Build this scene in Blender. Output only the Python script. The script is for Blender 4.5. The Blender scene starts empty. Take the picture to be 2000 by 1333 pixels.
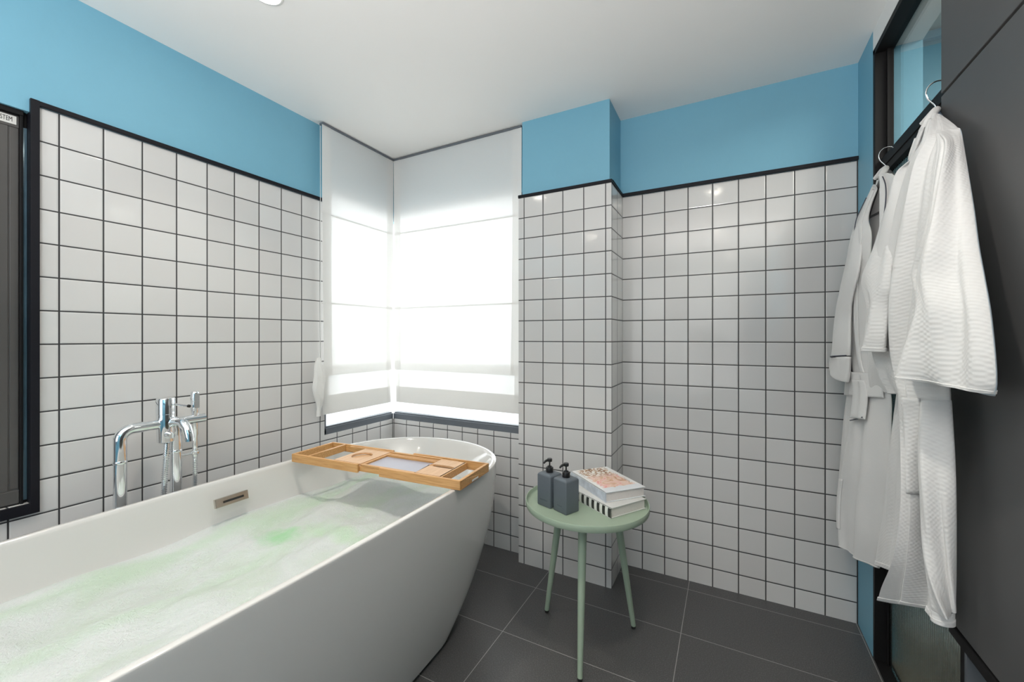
import bpy, bmesh, math, random
from mathutils import Vector, Matrix
random.seed(4)
C = bpy.context.scene.collection
S = bpy.context.scene
PI = math.pi
R = math.radians

# ---------------------------------------------------------------- camera
cd = bpy.data.cameras.new('camera'); cam = bpy.data.objects.new('camera', cd); C.objects.link(cam)
cam.location = (1.9768, -2.0530, 1.2120)
cam.rotation_euler = (PI/2, 0, 0.4853)
cd.sensor_width = 36; cd.lens = 802.57/2000*36; cd.shift_y = -7.9/2000
cd.clip_start = 0.02
S.camera = cam

# ---------------------------------------------------------------- world, exposure
w = bpy.data.worlds.new('sky'); S.world = w; w.use_nodes = True
bg = w.node_tree.nodes['Background']
bg.inputs[0].default_value = (0.93, 0.97, 1.0, 1); bg.inputs[1].default_value = 1.3
S.view_settings.view_transform = 'Standard'; S.view_settings.look = 'None'
S.view_settings.gamma = 1; S.view_settings.use_curve_mapping = False
S.view_settings.exposure = 0.57

def area(name, loc, rot, sx, sy, power, col=(1, 1, 1), spread=180):
    l = bpy.data.lights.new(name, 'AREA'); l.shape = 'RECTANGLE'; l.size = sx; l.size_y = sy
    l.energy = power; l.color = col; l.spread = R(spread)
    o = bpy.data.objects.new(name, l); C.objects.link(o); o.location = loc; o.rotation_euler = rot
    return o
# daylight entering by the corner window (outside the panes); added fill behind the camera follows
area('daylight_left', (-0.50, -0.25, 1.55), (0, -PI/2, 0), 1.5, 0.8, 6.4, (0.98, 0.97, 1))
area('daylight_back', (0.46, 0.50, 1.55), (-PI/2, 0, 0), 1.0, 1.5, 8.4, (0.98, 0.97, 1))
fill_l = area('added_fill_light', (1.75, -2.75, 1.262), (PI, 0, 0), .36, .36, 46, (1, 0.95, 0.92))  # fill light added to brighten the ceiling, no such lamp in the room
fill_l.data.shape = 'DISK'
area('corridor_light', (3.1, -0.9, 2.40), (0, 0, 0), 0.6, 1.2, 20, (1, 0.96, 0.88))

# ---------------------------------------------------------------- node helpers
class NT:
    def __init__(s, name):
        s.m = bpy.data.materials.new(name); s.m.use_nodes = True
        s.t = s.m.node_tree; s.n = s.t.nodes; s.b = s.n['Principled BSDF']; s.out = s.n['Material Output']
    def node(s, typ, **kw):
        n = s.n.new(typ)
        for k, v in kw.items(): setattr(n, k, v)
        return n
    def link(s, a, b): s.t.links.new(a, b)
    def math(s, op, a, b=None, c=None):
        n = s.node('ShaderNodeMath', operation=op)
        for i, v in enumerate((a, b, c)):
            if v is None: continue
            if isinstance(v, (int, float)): n.inputs[i].default_value = v
            else: s.link(v, n.inputs[i])
        return n.outputs[0]
    def mix(s, f, a, b):
        n = s.node('ShaderNodeMix', data_type='RGBA')
        for i, v in ((0, f), (6, a), (7, b)):
            if isinstance(v, (int, float)): n.inputs[i].default_value = v
            elif isinstance(v, tuple): n.inputs[i].default_value = (*v, 1) if len(v) == 3 else v
            else: s.link(v, n.inputs[i])
        return n.outputs[2]
    def noise(s, scale, detail=3, rough=.5, vec=None, dist=0):
        n = s.node('ShaderNodeTexNoise'); n.inputs['Scale'].default_value = scale
        n.inputs['Detail'].default_value = detail; n.inputs['Roughness'].default_value = rough
        n.inputs['Distortion'].default_value = dist
        if vec is not None: s.link(vec, n.inputs['Vector'])
        return n.outputs[0]
    def ramp(s, f, stops):
        n = s.node('ShaderNodeValToRGB'); e = n.color_ramp.elements
        while len(e) < len(stops): e.new(.5)
        for k, (p, c) in enumerate(stops): e[k].position = p; e[k].color = (*c, 1)
        s.link(f, n.inputs[0]); return n.outputs[0]
    def bump(s, h, strength, dist):
        n = s.node('ShaderNodeBump'); n.inputs['Strength'].default_value = strength
        n.inputs['Distance'].default_value = dist; s.link(h, n.inputs['Height'])
        return n.outputs[0]
    def pos(s):
        g = s.node('ShaderNodeNewGeometry'); x = s.node('ShaderNodeSeparateXYZ'); s.link(g.outputs['Position'], x.inputs[0])
        return g.outputs['Position'], x.outputs
    def obj(s):
        return s.node('ShaderNodeTexCoord').outputs['Object']

def mat(name, col, rough=.5, metal=0, noise=0, nscale=60, bump=0, coat=0, spec=.5, var=None):
    t = NT(name); b = t.b
    b.inputs['Roughness'].default_value = rough; b.inputs['Metallic'].default_value = metal
    b.inputs['Coat Weight'].default_value = coat; b.inputs['Specular IOR Level'].default_value = spec
    n = t.noise(nscale, 4, .6, t.obj())
    c2 = tuple(min(1, c*(1+(noise or .04))) for c in col); c1 = tuple(c*(1-(noise or .04)) for c in col)
    t.link(t.mix(n, c1, c2), b.inputs['Base Color'])
    if bump: t.link(t.bump(n, .4, bump), b.inputs['Normal'])
    return t.m

def tile_mat(name, axis, off):
    t = NT(name); b = t.b; p, xyz = t.pos()
    u = t.math('DIVIDE', t.math('SUBTRACT', xyz[0 if axis == 'X' else 1], off), .11)
    v = t.math('DIVIDE', t.math('SUBTRACT', xyz[2], .088), .11)
    def edge(a):
        f = t.math('FRACT', a); return t.math('MINIMUM', f, t.math('SUBTRACT', 1.0, f))
    e = t.math('MINIMUM', edge(u), edge(v))
    mr = t.node('ShaderNodeMapRange', interpolation_type='SMOOTHSTEP'); t.link(e, mr.inputs[0])
    mr.inputs[1].default_value = .016; mr.inputs[2].default_value = .026
    mk = mr.outputs[0]
    # each tile: slightly different tilt and tone
    cb = t.node('ShaderNodeCombineXYZ'); t.link(t.math('FLOOR', u), cb.inputs[0]); t.link(t.math('FLOOR', v), cb.inputs[1])
    wn = t.node('ShaderNodeTexWhiteNoise'); wn.noise_dimensions = '3D'; t.link(cb.outputs[0], wn.inputs['Vector'])
    tone = t.mix(wn.outputs[0], (.64, .625, .612), (.70, .69, .678))
    t.link(t.mix(mk, (.035, .034, .036), tone), b.inputs['Base Color'])
    t.link(t.math('MULTIPLY_ADD', mk, -.45, .55), b.inputs['Roughness'])
    mr2 = t.node('ShaderNodeMapRange', interpolation_type='SMOOTHSTEP'); t.link(e, mr2.inputs[0])
    mr2.inputs[1].default_value = .012; mr2.inputs[2].default_value = .06
    wav = t.noise(9, 2, .5, p)
    sx = t.node('ShaderNodeSeparateColor'); t.link(wn.outputs[1], sx.inputs[0])
    fu = t.math('MULTIPLY', t.math('SUBTRACT', t.math('FRACT', u), .5), t.math('SUBTRACT', sx.outputs[0], .5))
    fv = t.math('MULTIPLY', t.math('SUBTRACT', t.math('FRACT', v), .5), t.math('SUBTRACT', sx.outputs[1], .5))
    h = t.math('ADD', mr2.outputs[0], t.math('ADD', t.math('MULTIPLY', wav, .9), t.math('MULTIPLY', t.math('ADD', fu, fv), .8)))
    t.link(t.bump(h, .6, .0016), b.inputs['Normal'])
    return t.m

TL = tile_mat('left_wall_tile', 'Y', -.115)
TW = tile_mat('window_wall_tile', 'X', .1148)
TP = tile_mat('pillar_tile', 'X', 1.0096)
TPS = tile_mat('pillar_side_tile', 'Y', .043)
TR = tile_mat('recess_wall_tile', 'X', 1.5778)
M = {}
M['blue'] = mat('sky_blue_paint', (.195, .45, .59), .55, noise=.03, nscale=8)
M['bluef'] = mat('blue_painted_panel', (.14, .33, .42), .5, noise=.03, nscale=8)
M['ceil'] = mat('white_ceiling_paint', (.90, .89, .87), .8, noise=.01, nscale=6)
M['cream'] = mat('cream_paint', (.70, .68, .60), .8)
M['black'] = mat('black_powder_coated_metal', (.007, .0065, .007), .6, spec=.25, noise=.1)
M['trim'] = mat('black_tile_trim', (.008, .008, .012), .5, noise=.08, spec=.25)
M['panel'] = mat('charcoal_painted_panel', (.085, .085, .085), .55, noise=.12, nscale=5)
M['shutter'] = mat('dark_bronze_shutter', (.085, .080, .077), .45, noise=.08, nscale=20)
M['frame'] = mat('slate_aluminium', (.13, .145, .165), .35, noise=.06)
M['ceramic'] = mat('white_acrylic', (.65, .64, .62), .10, noise=.01, nscale=3, coat=.3)
M['chrome'] = mat('chrome', (.86, .88, .90), .06, 1, noise=.01)
M['steel'] = mat('brushed_steel', (.62, .58, .52), .25, 1, noise=.06, nscale=120)
M['green'] = mat('sage_green_metal', (.335, .42, .32), .42, noise=.05, nscale=30)
M['rubber'] = mat('black_rubber', (.012, .012, .012), .6)
M['pump'] = mat('black_plastic_pump', (.012, .012, .013), .28)
M['bottle'] = mat('slate_grey_matte_plastic', (.115, .135, .155), .42, noise=.04)
M['emb'] = mat('embossed_lettering', (.06, .075, .09), .45)
M['paper'] = mat('book_pages', (.66, .62, .59), .8, noise=.1, nscale=200)
M['bookwhite'] = mat('white_book_cloth', (.64, .64, .62), .5)
M['white'] = mat('white_plastic', (.75, .75, .73), .4)
M['label'] = mat('white_sticker', (.7, .69, .66), .5)
M['ink'] = mat('black_ink', (.02, .02, .02), .6)
M['brass'] = mat('brass_strip', (.55, .42, .18), .35, .8)
M['floor_out'] = mat('corridor_floor', (.20, .17, .13), .4, noise=.2, nscale=6)
M['greywall'] = mat('grey_corridor_wall', (.42, .44, .42), .7)

def mk_floor():
    t = NT('dark_stone_floor'); b = t.b; p, xyz = t.pos()
    def edge(a, off, pitch):
        f = t.math('FRACT', t.math('DIVIDE', t.math('SUBTRACT', a, off), pitch))
        return t.math('MULTIPLY', t.math('MINIMUM', f, t.math('SUBTRACT', 1.0, f)), pitch)
    e = t.math('MINIMUM', edge(xyz[0], 1.154, .65), edge(xyz[1], -.245, .33))
    mk = t.math('GREATER_THAN', e, .0013)
    n1 = t.noise(240, 4, .75, p); n2 = t.noise(5, 4, .6, p)
    c = t.ramp(n1, [(.3, (.038, .038, .039)), (.52, (.080, .079, .080)), (.72, (.19, .187, .185))])
    c = t.mix(t.math('MULTIPLY', n2, .55), c, (.070, .068, .066))
    t.link(t.mix(mk, (.34, .33, .32), c), b.inputs['Base Color'])
    b.inputs['Roughness'].default_value = .34
    t.link(t.bump(t.math('ADD', n1, t.math('MULTIPLY', mk, .6)), .25, .001), b.inputs['Normal'])
    return t.m
M['floor'] = mk_floor()

def mk_glass(name, reeded=False):
    t = NT(name)
    tr = t.node('ShaderNodeBsdfTransparent'); gl = t.node('ShaderNodeBsdfGlossy'); gl.inputs['Roughness'].default_value = .02
    mx = t.node('ShaderNodeMixShader'); lw = t.node('ShaderNodeLayerWeight'); lw.inputs[0].default_value = .5; fr = t.math('MULTIPLY_ADD', t.math('POWER', lw.outputs[1], 5.0), .9, .04)
    n = t.noise(3, 1, .5, t.obj())
    t.link(t.mix(n, (.93, .96, .95), (.96, .97, .97)), tr.inputs[0])
    t.link(fr, mx.inputs[0]); t.link(tr.outputs[0], mx.inputs[1]); t.link(gl.outputs[0], mx.inputs[2])
    t.link(mx.outputs[0], t.out.inputs[0]); return t.m
M['glass'] = mk_glass('clear_window_glass')

def mk_reeded():
    t = NT('reeded_glass'); b = t.b
    n = t.noise(2, 1, .5, t.obj())
    t.link(t.mix(n, (.70, .78, .74), (.76, .82, .78)), b.inputs['Base Color'])
    b.inputs['Roughness'].default_value = .12; b.inputs['Transmission Weight'].default_value = 1; b.inputs['IOR'].default_value = 1.45
    return t.m
M['reeded'] = mk_reeded()

def mk_fabric(name, col, trans=.5, weave=900, bump=.0004):
    t = NT(name); d = t.node('ShaderNodeBsdfDiffuse'); tl = t.node('ShaderNodeBsdfTranslucent'); mx = t.node('ShaderNodeMixShader')
    mx.inputs[0].default_value = trans
    n = t.noise(weave, 2, .6, t.obj())
    c = t.mix(n, tuple(x*.94 for x in col), tuple(min(1, x*1.04) for x in col))
    t.link(c, d.inputs[0]); t.link(c, tl.inputs[0])
    bp = t.bump(n, .3, bump); t.link(bp, d.inputs['Normal'])
    t.link(d.outputs[0], mx.inputs[1]); t.link(tl.outputs[0], mx.inputs[2]); t.link(mx.outputs[0], t.out.inputs[0])
    return t.m
M['blind'] = mk_fabric('sheer_white_blind_fabric', (.94, .93, .91), .34)

def mk_bamboo():
    t = NT('bamboo'); b = t.b; o = t.obj()
    mp = t.node('ShaderNodeMapping'); mp.inputs['Scale'].default_value = (3, 60, 60); t.link(o, mp.inputs[0])
    n = t.noise(3, 5, .6, mp.outputs[0], .3)
    t.link(t.ramp(n, [(.25, (.42, .20, .065)), (.5, (.60, .32, .12)), (.8, (.72, .43, .19))]), b.inputs['Base Color'])
    b.inputs['Roughness'].default_value = .38
    t.link(t.bump(n, .15, .0005), b.inputs['Normal']); return t.m
M['bamboo'] = mk_bamboo()
def mk_bamboo2():
    t = NT('pale_bamboo_board'); b = t.b; o = t.obj()
    mp = t.node('ShaderNodeMapping'); mp.inputs['Scale'].default_value = (60, 3, 60); t.link(o, mp.inputs[0])
    n = t.noise(3, 5, .6, mp.outputs[0], .3)
    t.link(t.ramp(n, [(.25, (.56, .32, .16)), (.8, (.74, .49, .29))]), b.inputs['Base Color'])
    b.inputs['Roughness'].default_value = .4; return t.m
M['board'] = mk_bamboo2()

# ---------------------------------------------------------------- mesh helpers
class MB:
    """collects geometry with material slots and links it as one object"""
    def __init__(s): s.v = []; s.f = []; s.mi = []; s.sm = []
    def add(s, vs, fs, mi=0, smooth=False):
        o = len(s.v); s.v += [tuple(v) for v in vs]
        for f in fs: s.f.append(tuple(i+o for i in f)); s.mi.append(mi); s.sm.append(smooth)
        return s
    def box(s, x0, x1, y0, y1, z0, z1, mi=0):
        vs = [(x, y, z) for x in (x0, x1) for y in (y0, y1) for z in (z0, z1)]
        return s.add(vs, [(0, 1, 3, 2), (4, 6, 7, 5), (0, 4, 5, 1), (2, 3, 7, 6), (0, 2, 6, 4), (1, 5, 7, 3)], mi)
    def loft(s, rings, closed=True, cap0=False, cap1=False, mi=0, smooth=True):
        n = len(rings[0]); vs = [p for r in rings for p in r]; fs = []
        for i in range(len(rings)-1):
            for j in range(n if closed else n-1):
                k = (j+1) % n
                fs.append((i*n+j, i*n+k, (i+1)*n+k, (i+1)*n+j))
        s.add(vs, fs, mi, smooth)
        if cap0: s.add(rings[0], [tuple(range(n))[::-1]], mi)
        if cap1: s.add(rings[-1], [tuple(range(n))], mi)
        return s
    def lathe(s, prof, c=(0, 0, 0), n=32, mi=0, cap0=True, cap1=True):
        rings = [[(c[0]+r*math.cos(2*PI*k/n), c[1]+r*math.sin(2*PI*k/n), c[2]+z) for k in range(n)] for r, z in prof]
        return s.loft(rings, True, cap0, cap1, mi)
    def tube(s, pts, r, n=14, mi=0, caps=True):
        pts = [Vector(p) for p in pts]; rr = r if isinstance(r, (list, tuple)) else [r]*len(pts)
        rings = []; up = None
        for i, p in enumerate(pts):
            d = (pts[min(i+1, len(pts)-1)]-pts[max(i-1, 0)]).normalized()
            if up is None:
                up = Vector((0, 0, 1)) if abs(d.z) < .9 else Vector((1, 0, 0))
            a = d.cross(up).normalized(); up = a.cross(d).normalized()
            rings.append([p+rr[i]*(math.cos(2*PI*k/n)*a+math.sin(2*PI*k/n)*up) for k in range(n)])
        return s.loft(rings, True, caps, caps, mi)
    def build(s, name, mats, parent=None, bevel=0, seg=2, solid=0, sub=0, weld=True, autosmooth=True):
        me = bpy.data.meshes.new(name); me.from_pydata(s.v, [], s.f)
        mats = mats if isinstance(mats, (list, tuple)) else [mats]
        for m in mats: me.materials.append(m)
        for p, mi, sm in zip(me.polygons, s.mi, s.sm): p.material_index = mi; p.use_smooth = sm
        bm = bmesh.new(); bm.from_mesh(me)
        if weld: bmesh.ops.remove_doubles(bm, verts=bm.verts, dist=1e-6)
        bmesh.ops.recalc_face_normals(bm, faces=bm.faces)
        for e in bm.edges:
            if len(e.link_faces) == 2 and e.calc_face_angle(0) > R(42): e.smooth = False
        bm.to_mesh(me); bm.free()
        o = bpy.data.objects.new(name, me); C.objects.link(o)
        if solid:
            md = o.modifiers.new('solid', 'SOLIDIFY'); md.thickness = solid; md.offset = 0
        if bevel:
            md = o.modifiers.new('bevel', 'BEVEL'); md.width = bevel; md.segments = seg; md.limit_method = 'ANGLE'; md.angle_limit = R(40)
        if sub:
            md = o.modifiers.new('sub', 'SUBSURF'); md.levels = sub; md.render_levels = sub
        if parent is not None: o.parent = parent
        return o
def thing(name, label, cat, loc=(0, 0, 0), rz=0, group=None):
    o = bpy.data.objects.new(name, None); C.objects.link(o); o.location = loc; o.rotation_euler = (0, 0, rz)
    o.empty_display_size = .1; o['label'] = label; o['category'] = cat
    if group: o['group'] = group
    return o
def tag(o, label, cat, group=None, kind=None):
    o['label'] = label; o['category'] = cat
    if group: o['group'] = group
    if kind: o['kind'] = kind
    return o
def struct(o): o['kind'] = 'structure'; return o
def arc(c, r, a0, a1, n, ax='xz'):
    out = []
    for k in range(n+1):
        a = R(a0+(a1-a0)*k/n); u, v = r*math.cos(a), r*math.sin(a)
        out.append({'xz': (c[0]+u, c[1], c[2]+v), 'yz': (c[0], c[1]+u, c[2]+v), 'xy': (c[0]+u, c[1]+v, c[2])}[ax])
    return out

# ---------------------------------------------------------------- the room
H = 2.37; TT = 1.958            # ceiling height, top of the tiling
FAR = -4.9; XR = 2.46
def wall(name, boxes, mats):
    m = MB()
    for b in boxes: m.box(*b)
    return struct(m.build(name, mats))
struct(MB().box(-.3, XR+.06, FAR-.2, .40, -.10, 0).build('floor', M['floor']))
struct(MB().box(-.3, XR+.05, FAR-.2, .40, H, H+.12).build('ceiling', M['ceil']))
WL0, WL1, WZ0, WZ1 = -.527, .0, .668, 2.02      # corner window
SY0, SY1, SZ0, SZ1 = -3.1, -1.610, .68, 1.932   # shutter opening
wall('wall_left', [
    (-.16, 0, WL0, .16, 0, WZ0, 0), (-.16, 0, WL0, .16, WZ1, H, 1),
    (-.16, 0, SY1, WL0, 0, TT, 0), (-.16, 0, SY1, WL0, TT, H, 1),
    (-.16, 0, FAR, SY1, 0, SZ0, 0), (-.16, 0, FAR, SY1, SZ1, H, 1), (-.16, 0, FAR, SY0, SZ0, SZ1, 0)], [TL, M['blue']])
wall('wall_back', [
    (0, 1.0, 0, .16, 0, WZ0, 0), (0, 1.0, 0, .16, WZ1, H, 1), (.977, 1.2, 0, .16, WZ0, WZ1, 1),
    (1.2, 2.62, .163, .33, 0, TT, 2), (1.2, 2.62, .163, .33, TT, H, 1)], [TW, M['blue'], TR])
# tiled column between the window and the recess: tile cladding stands proud of the paint above
m = MB(); m.box(.977, 1.477, -.081, .163, 0, TT, 0); m.box(.992, 1.465, -.067, .17, TT, H, 1)
for f_i in range(6): pass
col = m.build('wall_pillar', [TP, M['blue'], TPS]); struct(col)
for p in col.data.polygons:
    if p.material_index == 0 and abs(p.normal.x) > .9: p.material_index = 2
wall('wall_right', [
    (XR, 2.60, -.04, .163, 0, H, 0), (XR, 2.60, FAR, -.04, 2.292, H, 1), (XR, 2.60, FAR, -2.6, 0, 2.292, 0)], [M['blue'], M['ceil']])
wall('wall_far', [(-.16, .15, FAR-.12, FAR, 0, H, 0), (2.25, 2.6, FAR-.12, FAR, 0, H, 0), (.15, 2.25, FAR-.12, FAR, 2.3, H, 0), (.15, 2.25, FAR-.12, FAR, 0, .3, 0)], [M['blue']])
wfar = MB()  # unseen window, added to let fill daylight in from behind the camera
for b in ((.15, .20, .3, 2.3), (2.20, 2.25, .3, 2.3), (1.175, 1.225, .3, 2.3)): wfar.box(b[0], b[1], FAR-.08, FAR-.02, b[2], b[3])
wfar.box(.15, 2.25, FAR-.08, FAR-.02, .3, .35); wfar.box(.15, 2.25, FAR-.08, FAR-.02, 2.25, 2.3)
struct(wfar.build('window_added', M['black']))
# trims: black strip capping the tiles
struct(MB().box(0, .011, SY1+.019, WL0-.0, TT, TT+.016).build('trim_1', M['trim'], bevel=.002))
m = MB()
m.box(.974, 1.480, -.084, -.062, TT, TT+.016); m.box(1.458, 1.480, -.062, .163, TT, TT+.016)
m.box(1.474, XR, .150, .163, TT, TT+.016)
struct(m.build('trim_2', M['trim'], bevel=.002))
# dark surround of the shuttered opening
m = MB(); m.box(-.002, .012, SY1-.001, SY1+.019, SZ0-.032, TT+.016); m.box(-.002, .012, SY0, SY1-.001, SZ0-.032, SZ0); m.box(-.024, -.001, SY1-.001, SY1, SZ0, SZ1)
struct(m.build('trim_3', M['trim'], bevel=.002))

# ---------------------------------------------------------------- corner window
def window_frame(name, parts, panes):
    m = MB()
    for b in parts: m.box(*b)
    o = struct(m.build(name, M['frame'], bevel=.002))
    g = MB()
    for b in panes: g.box(*b)
    g.build('pane', M['glass'], o)
    return o
window_frame('window_1', [
    (-.055, -.004, WL0, .004, WZ0, WZ0+.036), (-.055, -.004, WL0, WL0+.014, WZ0, WZ1), (-.055, -.004, WL0, .004, WZ1-.04, WZ1),
    (-.045, -.012, WL0+.014, 0, WZ0+.036, WZ0+.044)], [(-.032, -.026, WL0+.01, .0, WZ0+.03, WZ1-.03)])
window_frame('window_2', [
    (-.004, .979, .004, .055, WZ0, WZ0+.036), (.965, .979, .004, .055, WZ0, WZ1), (-.004, .979, .004, .055, WZ1-.04, WZ1),
    (-.002, .965, .012, .045, WZ0+.036, WZ0+.044)], [(.0, .97, .026, .032, WZ0+.03, WZ1-.03)])

# roman blinds: u runs along the wall, the sheet stands 4.5 cm off it
def blind(name, label, axis, u0, u1, top, ujoin):
    t = thing(name, label, 'blind', (0, 0, 0))
    def P(u, z, d):
        return (.045+d, u, z) if axis == 'Y' else (u, -.045-d, z)
    ph = 1.3 if axis == 'Y' else .2
    def relief(u, z):
        a = (u-u0)/(u1-u0); k = max(0, min(1, (top-z)/(top-1.0)))
        seamd = min(abs(z-1.880), abs(z-1.397))
        return (.004*math.sin(a*7+ph+z*2)+.003*math.sin(a*17+z*5+ph))*k*min(1, seamd/.15+.15) + .010*k*(a-.5)**2 - .003*math.exp(-(seamd/.02)**2)
    def sheet(z0, z1, d0, a0=0.0, a1=1.0, nz=40, nu=40, sag=0):
        m = MB(); rings = []
        for i in range(nz+1):
            z = z0+(z1-z0)*i/nz; row = []
            for j in range(nu+1):
                a = a0+(a1-a0)*j/nu; u = u0+(u1-u0)*a
                # the panel narrows a little towards the free bottom corner at the wall side
                taper = .012*max(0, (top-z)/1.4)**1.5
                u += taper*(1 if a < .5 else -1)*abs(2*a-1)
                zz = z - sag*math.sin(PI*a)*(1-i/nz)
                row.append(P(u, zz, d0+relief(u, zz)))
            rings.append(row)
        m.loft(rings, closed=False); return m
    sheet(1.000, top, 0).build('front_sheet', M['blind'], t)
    # bottom fold: a single layer hangs behind the front and ends in a deep double hem
    sheet(.790, 1.06, -.012, sag=.002, nz=14).build('rear_fold', M['blind'], t)
    m1 = sheet(.790, .893, -.0095, nz=8, sag=.002); m1.build('bottom_hem', M['blind'], t)
    sheet(.790, .893, -.0145, nz=8, sag=.002).build('bottom_hem', M['blind'], t)
    w = .055/abs(u1-u0)
    sheet(1.000, top, .002, 0, w, nu=4).build('side_hem', M['blind'], t)
    sheet(1.000, top, .002, 1-w, 1, nu=4).build('side_hem', M['blind'], t)
    w2 = .035/abs(u1-u0)
    sheet(.790, 1.0, -.0085, 0, w2, nu=4, nz=12).build('side_hem', M['blind'], t)
    sheet(.790, 1.0, -.0085, 1-w2, 1, nu=4, nz=12).build('side_hem', M['blind'], t)
    for z in (1.880, 1.397):
        m = MB(); rings = []
        for zz, dd in ((z-.006, .0015), (z, .005), (z+.006, .0015)):
            rings.append([P(u0+(u1-u0)*j/40, zz-.012*0, dd-.003+relief(u0+(u1-u0)*j/40, zz)) for j in range(41)])
        m.loft(rings, closed=False); rp = m.build('rod_pocket', M['blind'], t)
        m = MB(); m.tube([P(u0+.01+(u1-u0-.02)*j/12, z, -.010) for j in range(13)], .0032, 8); m.build('rod', M['white'], rp)
    m = MB()
    a, b = P(u0, top-.002, -.02), P(u1, top+.006, .008)
    m.box(min(a[0], b[0]), max(a[0], b[0]), min(a[1], b[1]), max(a[1], b[1]), top-.002, top+.008)
    m.build('head_rail', M['frame'], t)
    return t
bl = blind('roman_blind', 'sheer white roman blind over the narrow left pane of the corner window', 'Y', -.578, -.048, 2.358, 0)
blind('roman_blind', 'sheer white roman blind over the wide back pane, beside the blue column', 'X', .048, .978, 2.358, 0)
# loose gathered edge of the left blind, hanging past the frame
m = MB(); rings = []
for i in range(17):
    z = 1.10-.31*i/16; wv = .012+.022*math.sin(PI*min(1, i/14))
    c = -.597-.004*math.sin(i*.9)
    rings.append([(.047+wv*.7*math.cos(2*PI*k/14)*(1+.25*math.sin(3*k+i*.5)), c+wv*math.sin(2*PI*k/14), z) for k in range(14)])
m.loft(rings, True, True, True); m.build('gathered_edge', M['blind'], bl)
m = MB(); m.tube([(.05, -.592, 2.34), (.05, -.590, 1.6), (.05, -.594, 1.08)], .0014, 6); m.build('pull_cord', M['white'], bl)

# ---------------------------------------------------------------- shuttered opening on the left
sh = struct(MB().box(-.05, -.026, SY0, SY1-.018, SZ0+.004, SZ1-.012).build('window_4', M['shutter']))
m = MB()
m.box(-.03, -.0245, -1.647, SY1-.018, SZ0+.05, SZ1-.03)
m.box(-.03, -.018, SY0, SY1-.018, SZ0+.004, SZ0+.046); m.box(-.03, -.021, SY0, SY1-.018, SZ1-.056, SZ1-.020)
m.box(-.03, -.0225, SY0, -1.650, SZ0+.046, SZ1-.056)
m.build('shutter_frame', M['shutter'], sh, bevel=.0015)
m = MB(); m.box(-.06, -.012, SY1-.018, SY1-.011, SZ0, SZ1-.004); m.box(-.06, -.024, SY1-.011, SY1-.001, SZ0, SZ1); m.box(-.06, -.016, SY0, SY1-.018, SZ0-.002, SZ0+.004); m.box(-.06, -.008, SY0, SY1-.011, SZ1-.016, SZ1)
m.build('frame', M['black'], sh, bevel=.0015)
m = MB(); m.box(-.024, -.019, SY1-.0105, SY1-.002, SZ0+.01, SZ1-.05)
m.build('glazing_strip', mat('blue_grey_glazing_bead', (.10, .17, .22), .12, .3, noise=.5, nscale=9), sh)
m = MB(); m.box(-.021, -.0190, -1.76, -1.634, 1.884, 1.910); st = m.build('sticker', M['label'], sh)
def text(name, body, size, loc, rot, material, parent, ext=.0004, align='CENTER'):
    cu = bpy.data.curves.new(name, 'FONT'); cu.body = body; cu.size = size; cu.extrude = ext; cu.align_x = align; cu.align_y = 'CENTER'
    o = bpy.data.objects.new(name, cu); C.objects.link(o); o.location = loc; o.rotation_euler = rot
    cu.materials.append(material); cu.resolution_u = 3
    bpy.context.view_layer.update()
    me = bpy.data.meshes.new_from_object(o.evaluated_get(bpy.context.evaluated_depsgraph_get()))
    bpy.data.objects.remove(o); o = bpy.data.objects.new(name, me); C.objects.link(o)
    o.location = loc; o.rotation_euler = rot
    if parent is not None: o.parent = parent
    return o
text('lettering', 'SYSTEM', .021, (-.0188, -1.6605, 1.897), (PI/2, 0, PI/2), M['ink'], st).scale = (.52, 1, 1)

# ---------------------------------------------------------------- glazed partition on the right
door = MB()
FX = 2.475
door.box(XR, 2.515, -.06, -.04, 0, 2.292)                      # jamb
door.box(XR, 2.515, -2.6, -.04, 2.272, 2.292)                  # head
door.box(2.492, 2.510, -.075, -.06, .0, 2.275)
door.box(2.488, 2.506, -.64, -.06, 1.811, 1.845)               # transom bar
door.box(2.476, 2.483, -.64, -.06, 1.836, 1.871); door.box(2.480, 2.490, -.64, -.06, 1.811, 1.838)
door.box(2.482, 2.530, -.72, -.64, 0, 2.275)                   # mullion
door.box(2.500, 2.520, -2.6, -.06, 0, .012)
dr = struct(door.build('door_1', M['black'], bevel=.0015))
m = MB()
# reeded glass: vertical ribs on the room side
def reeds(y0, y1, z0, z1, x):
    n = int((y1-y0)/.014); seg = 8; pts = []
    for i in range(n*seg+1):
        a = i/seg; pts.append((x-.0035*abs(math.sin(PI*a)), y0+(y1-y0)*i/(n*seg)))
    front = [[(px, py, z) for px, py in pts] for z in (z0, z1)]
    back = [[(x+.004, py, z) for px, py in pts] for z in (z0, z1)]
    ring = lambda z: [(px, py, z) for px, py in pts]+[(x+.004, y1, z), (x+.004, y0, z)]
    mm = MB(); mm.loft([ring(z0), ring(z1)], True, True, True); return mm
reeds(-.64, -.075, .012, 1.811, 2.499).build('reeded_glass', M['reeded'], dr)
MB().box(2.497, 2.501, -.64, -.075, 1.843, 2.275).build('transom_glass', M['glass'], dr)
reeds(-2.2, -.72, .012, .486, 2.512).build('reeded_glass', M['reeded'], dr)
m = MB(); m.box(XR, 2.50, -2.6, -.603, 1.838, 2.272); m.box(XR, 2.50, -2.6, -.603, .515, 1.830); m.box(XR+.008, 2.50, -2.6, -.603, 1.828, 1.84)
m.build('dark_panel', M['panel'], dr, bevel=.0015)
m = MB(); m.box(XR-.004, 2.50, -2.6, -.655, .486, .512); m.build('bottom_rail', M['black'], dr, bevel=.002)
m = MB(); m.box(XR, 2.50, -.733, -.722, .0, .486); m.build('lower_stile', M['frame'], dr)
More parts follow.
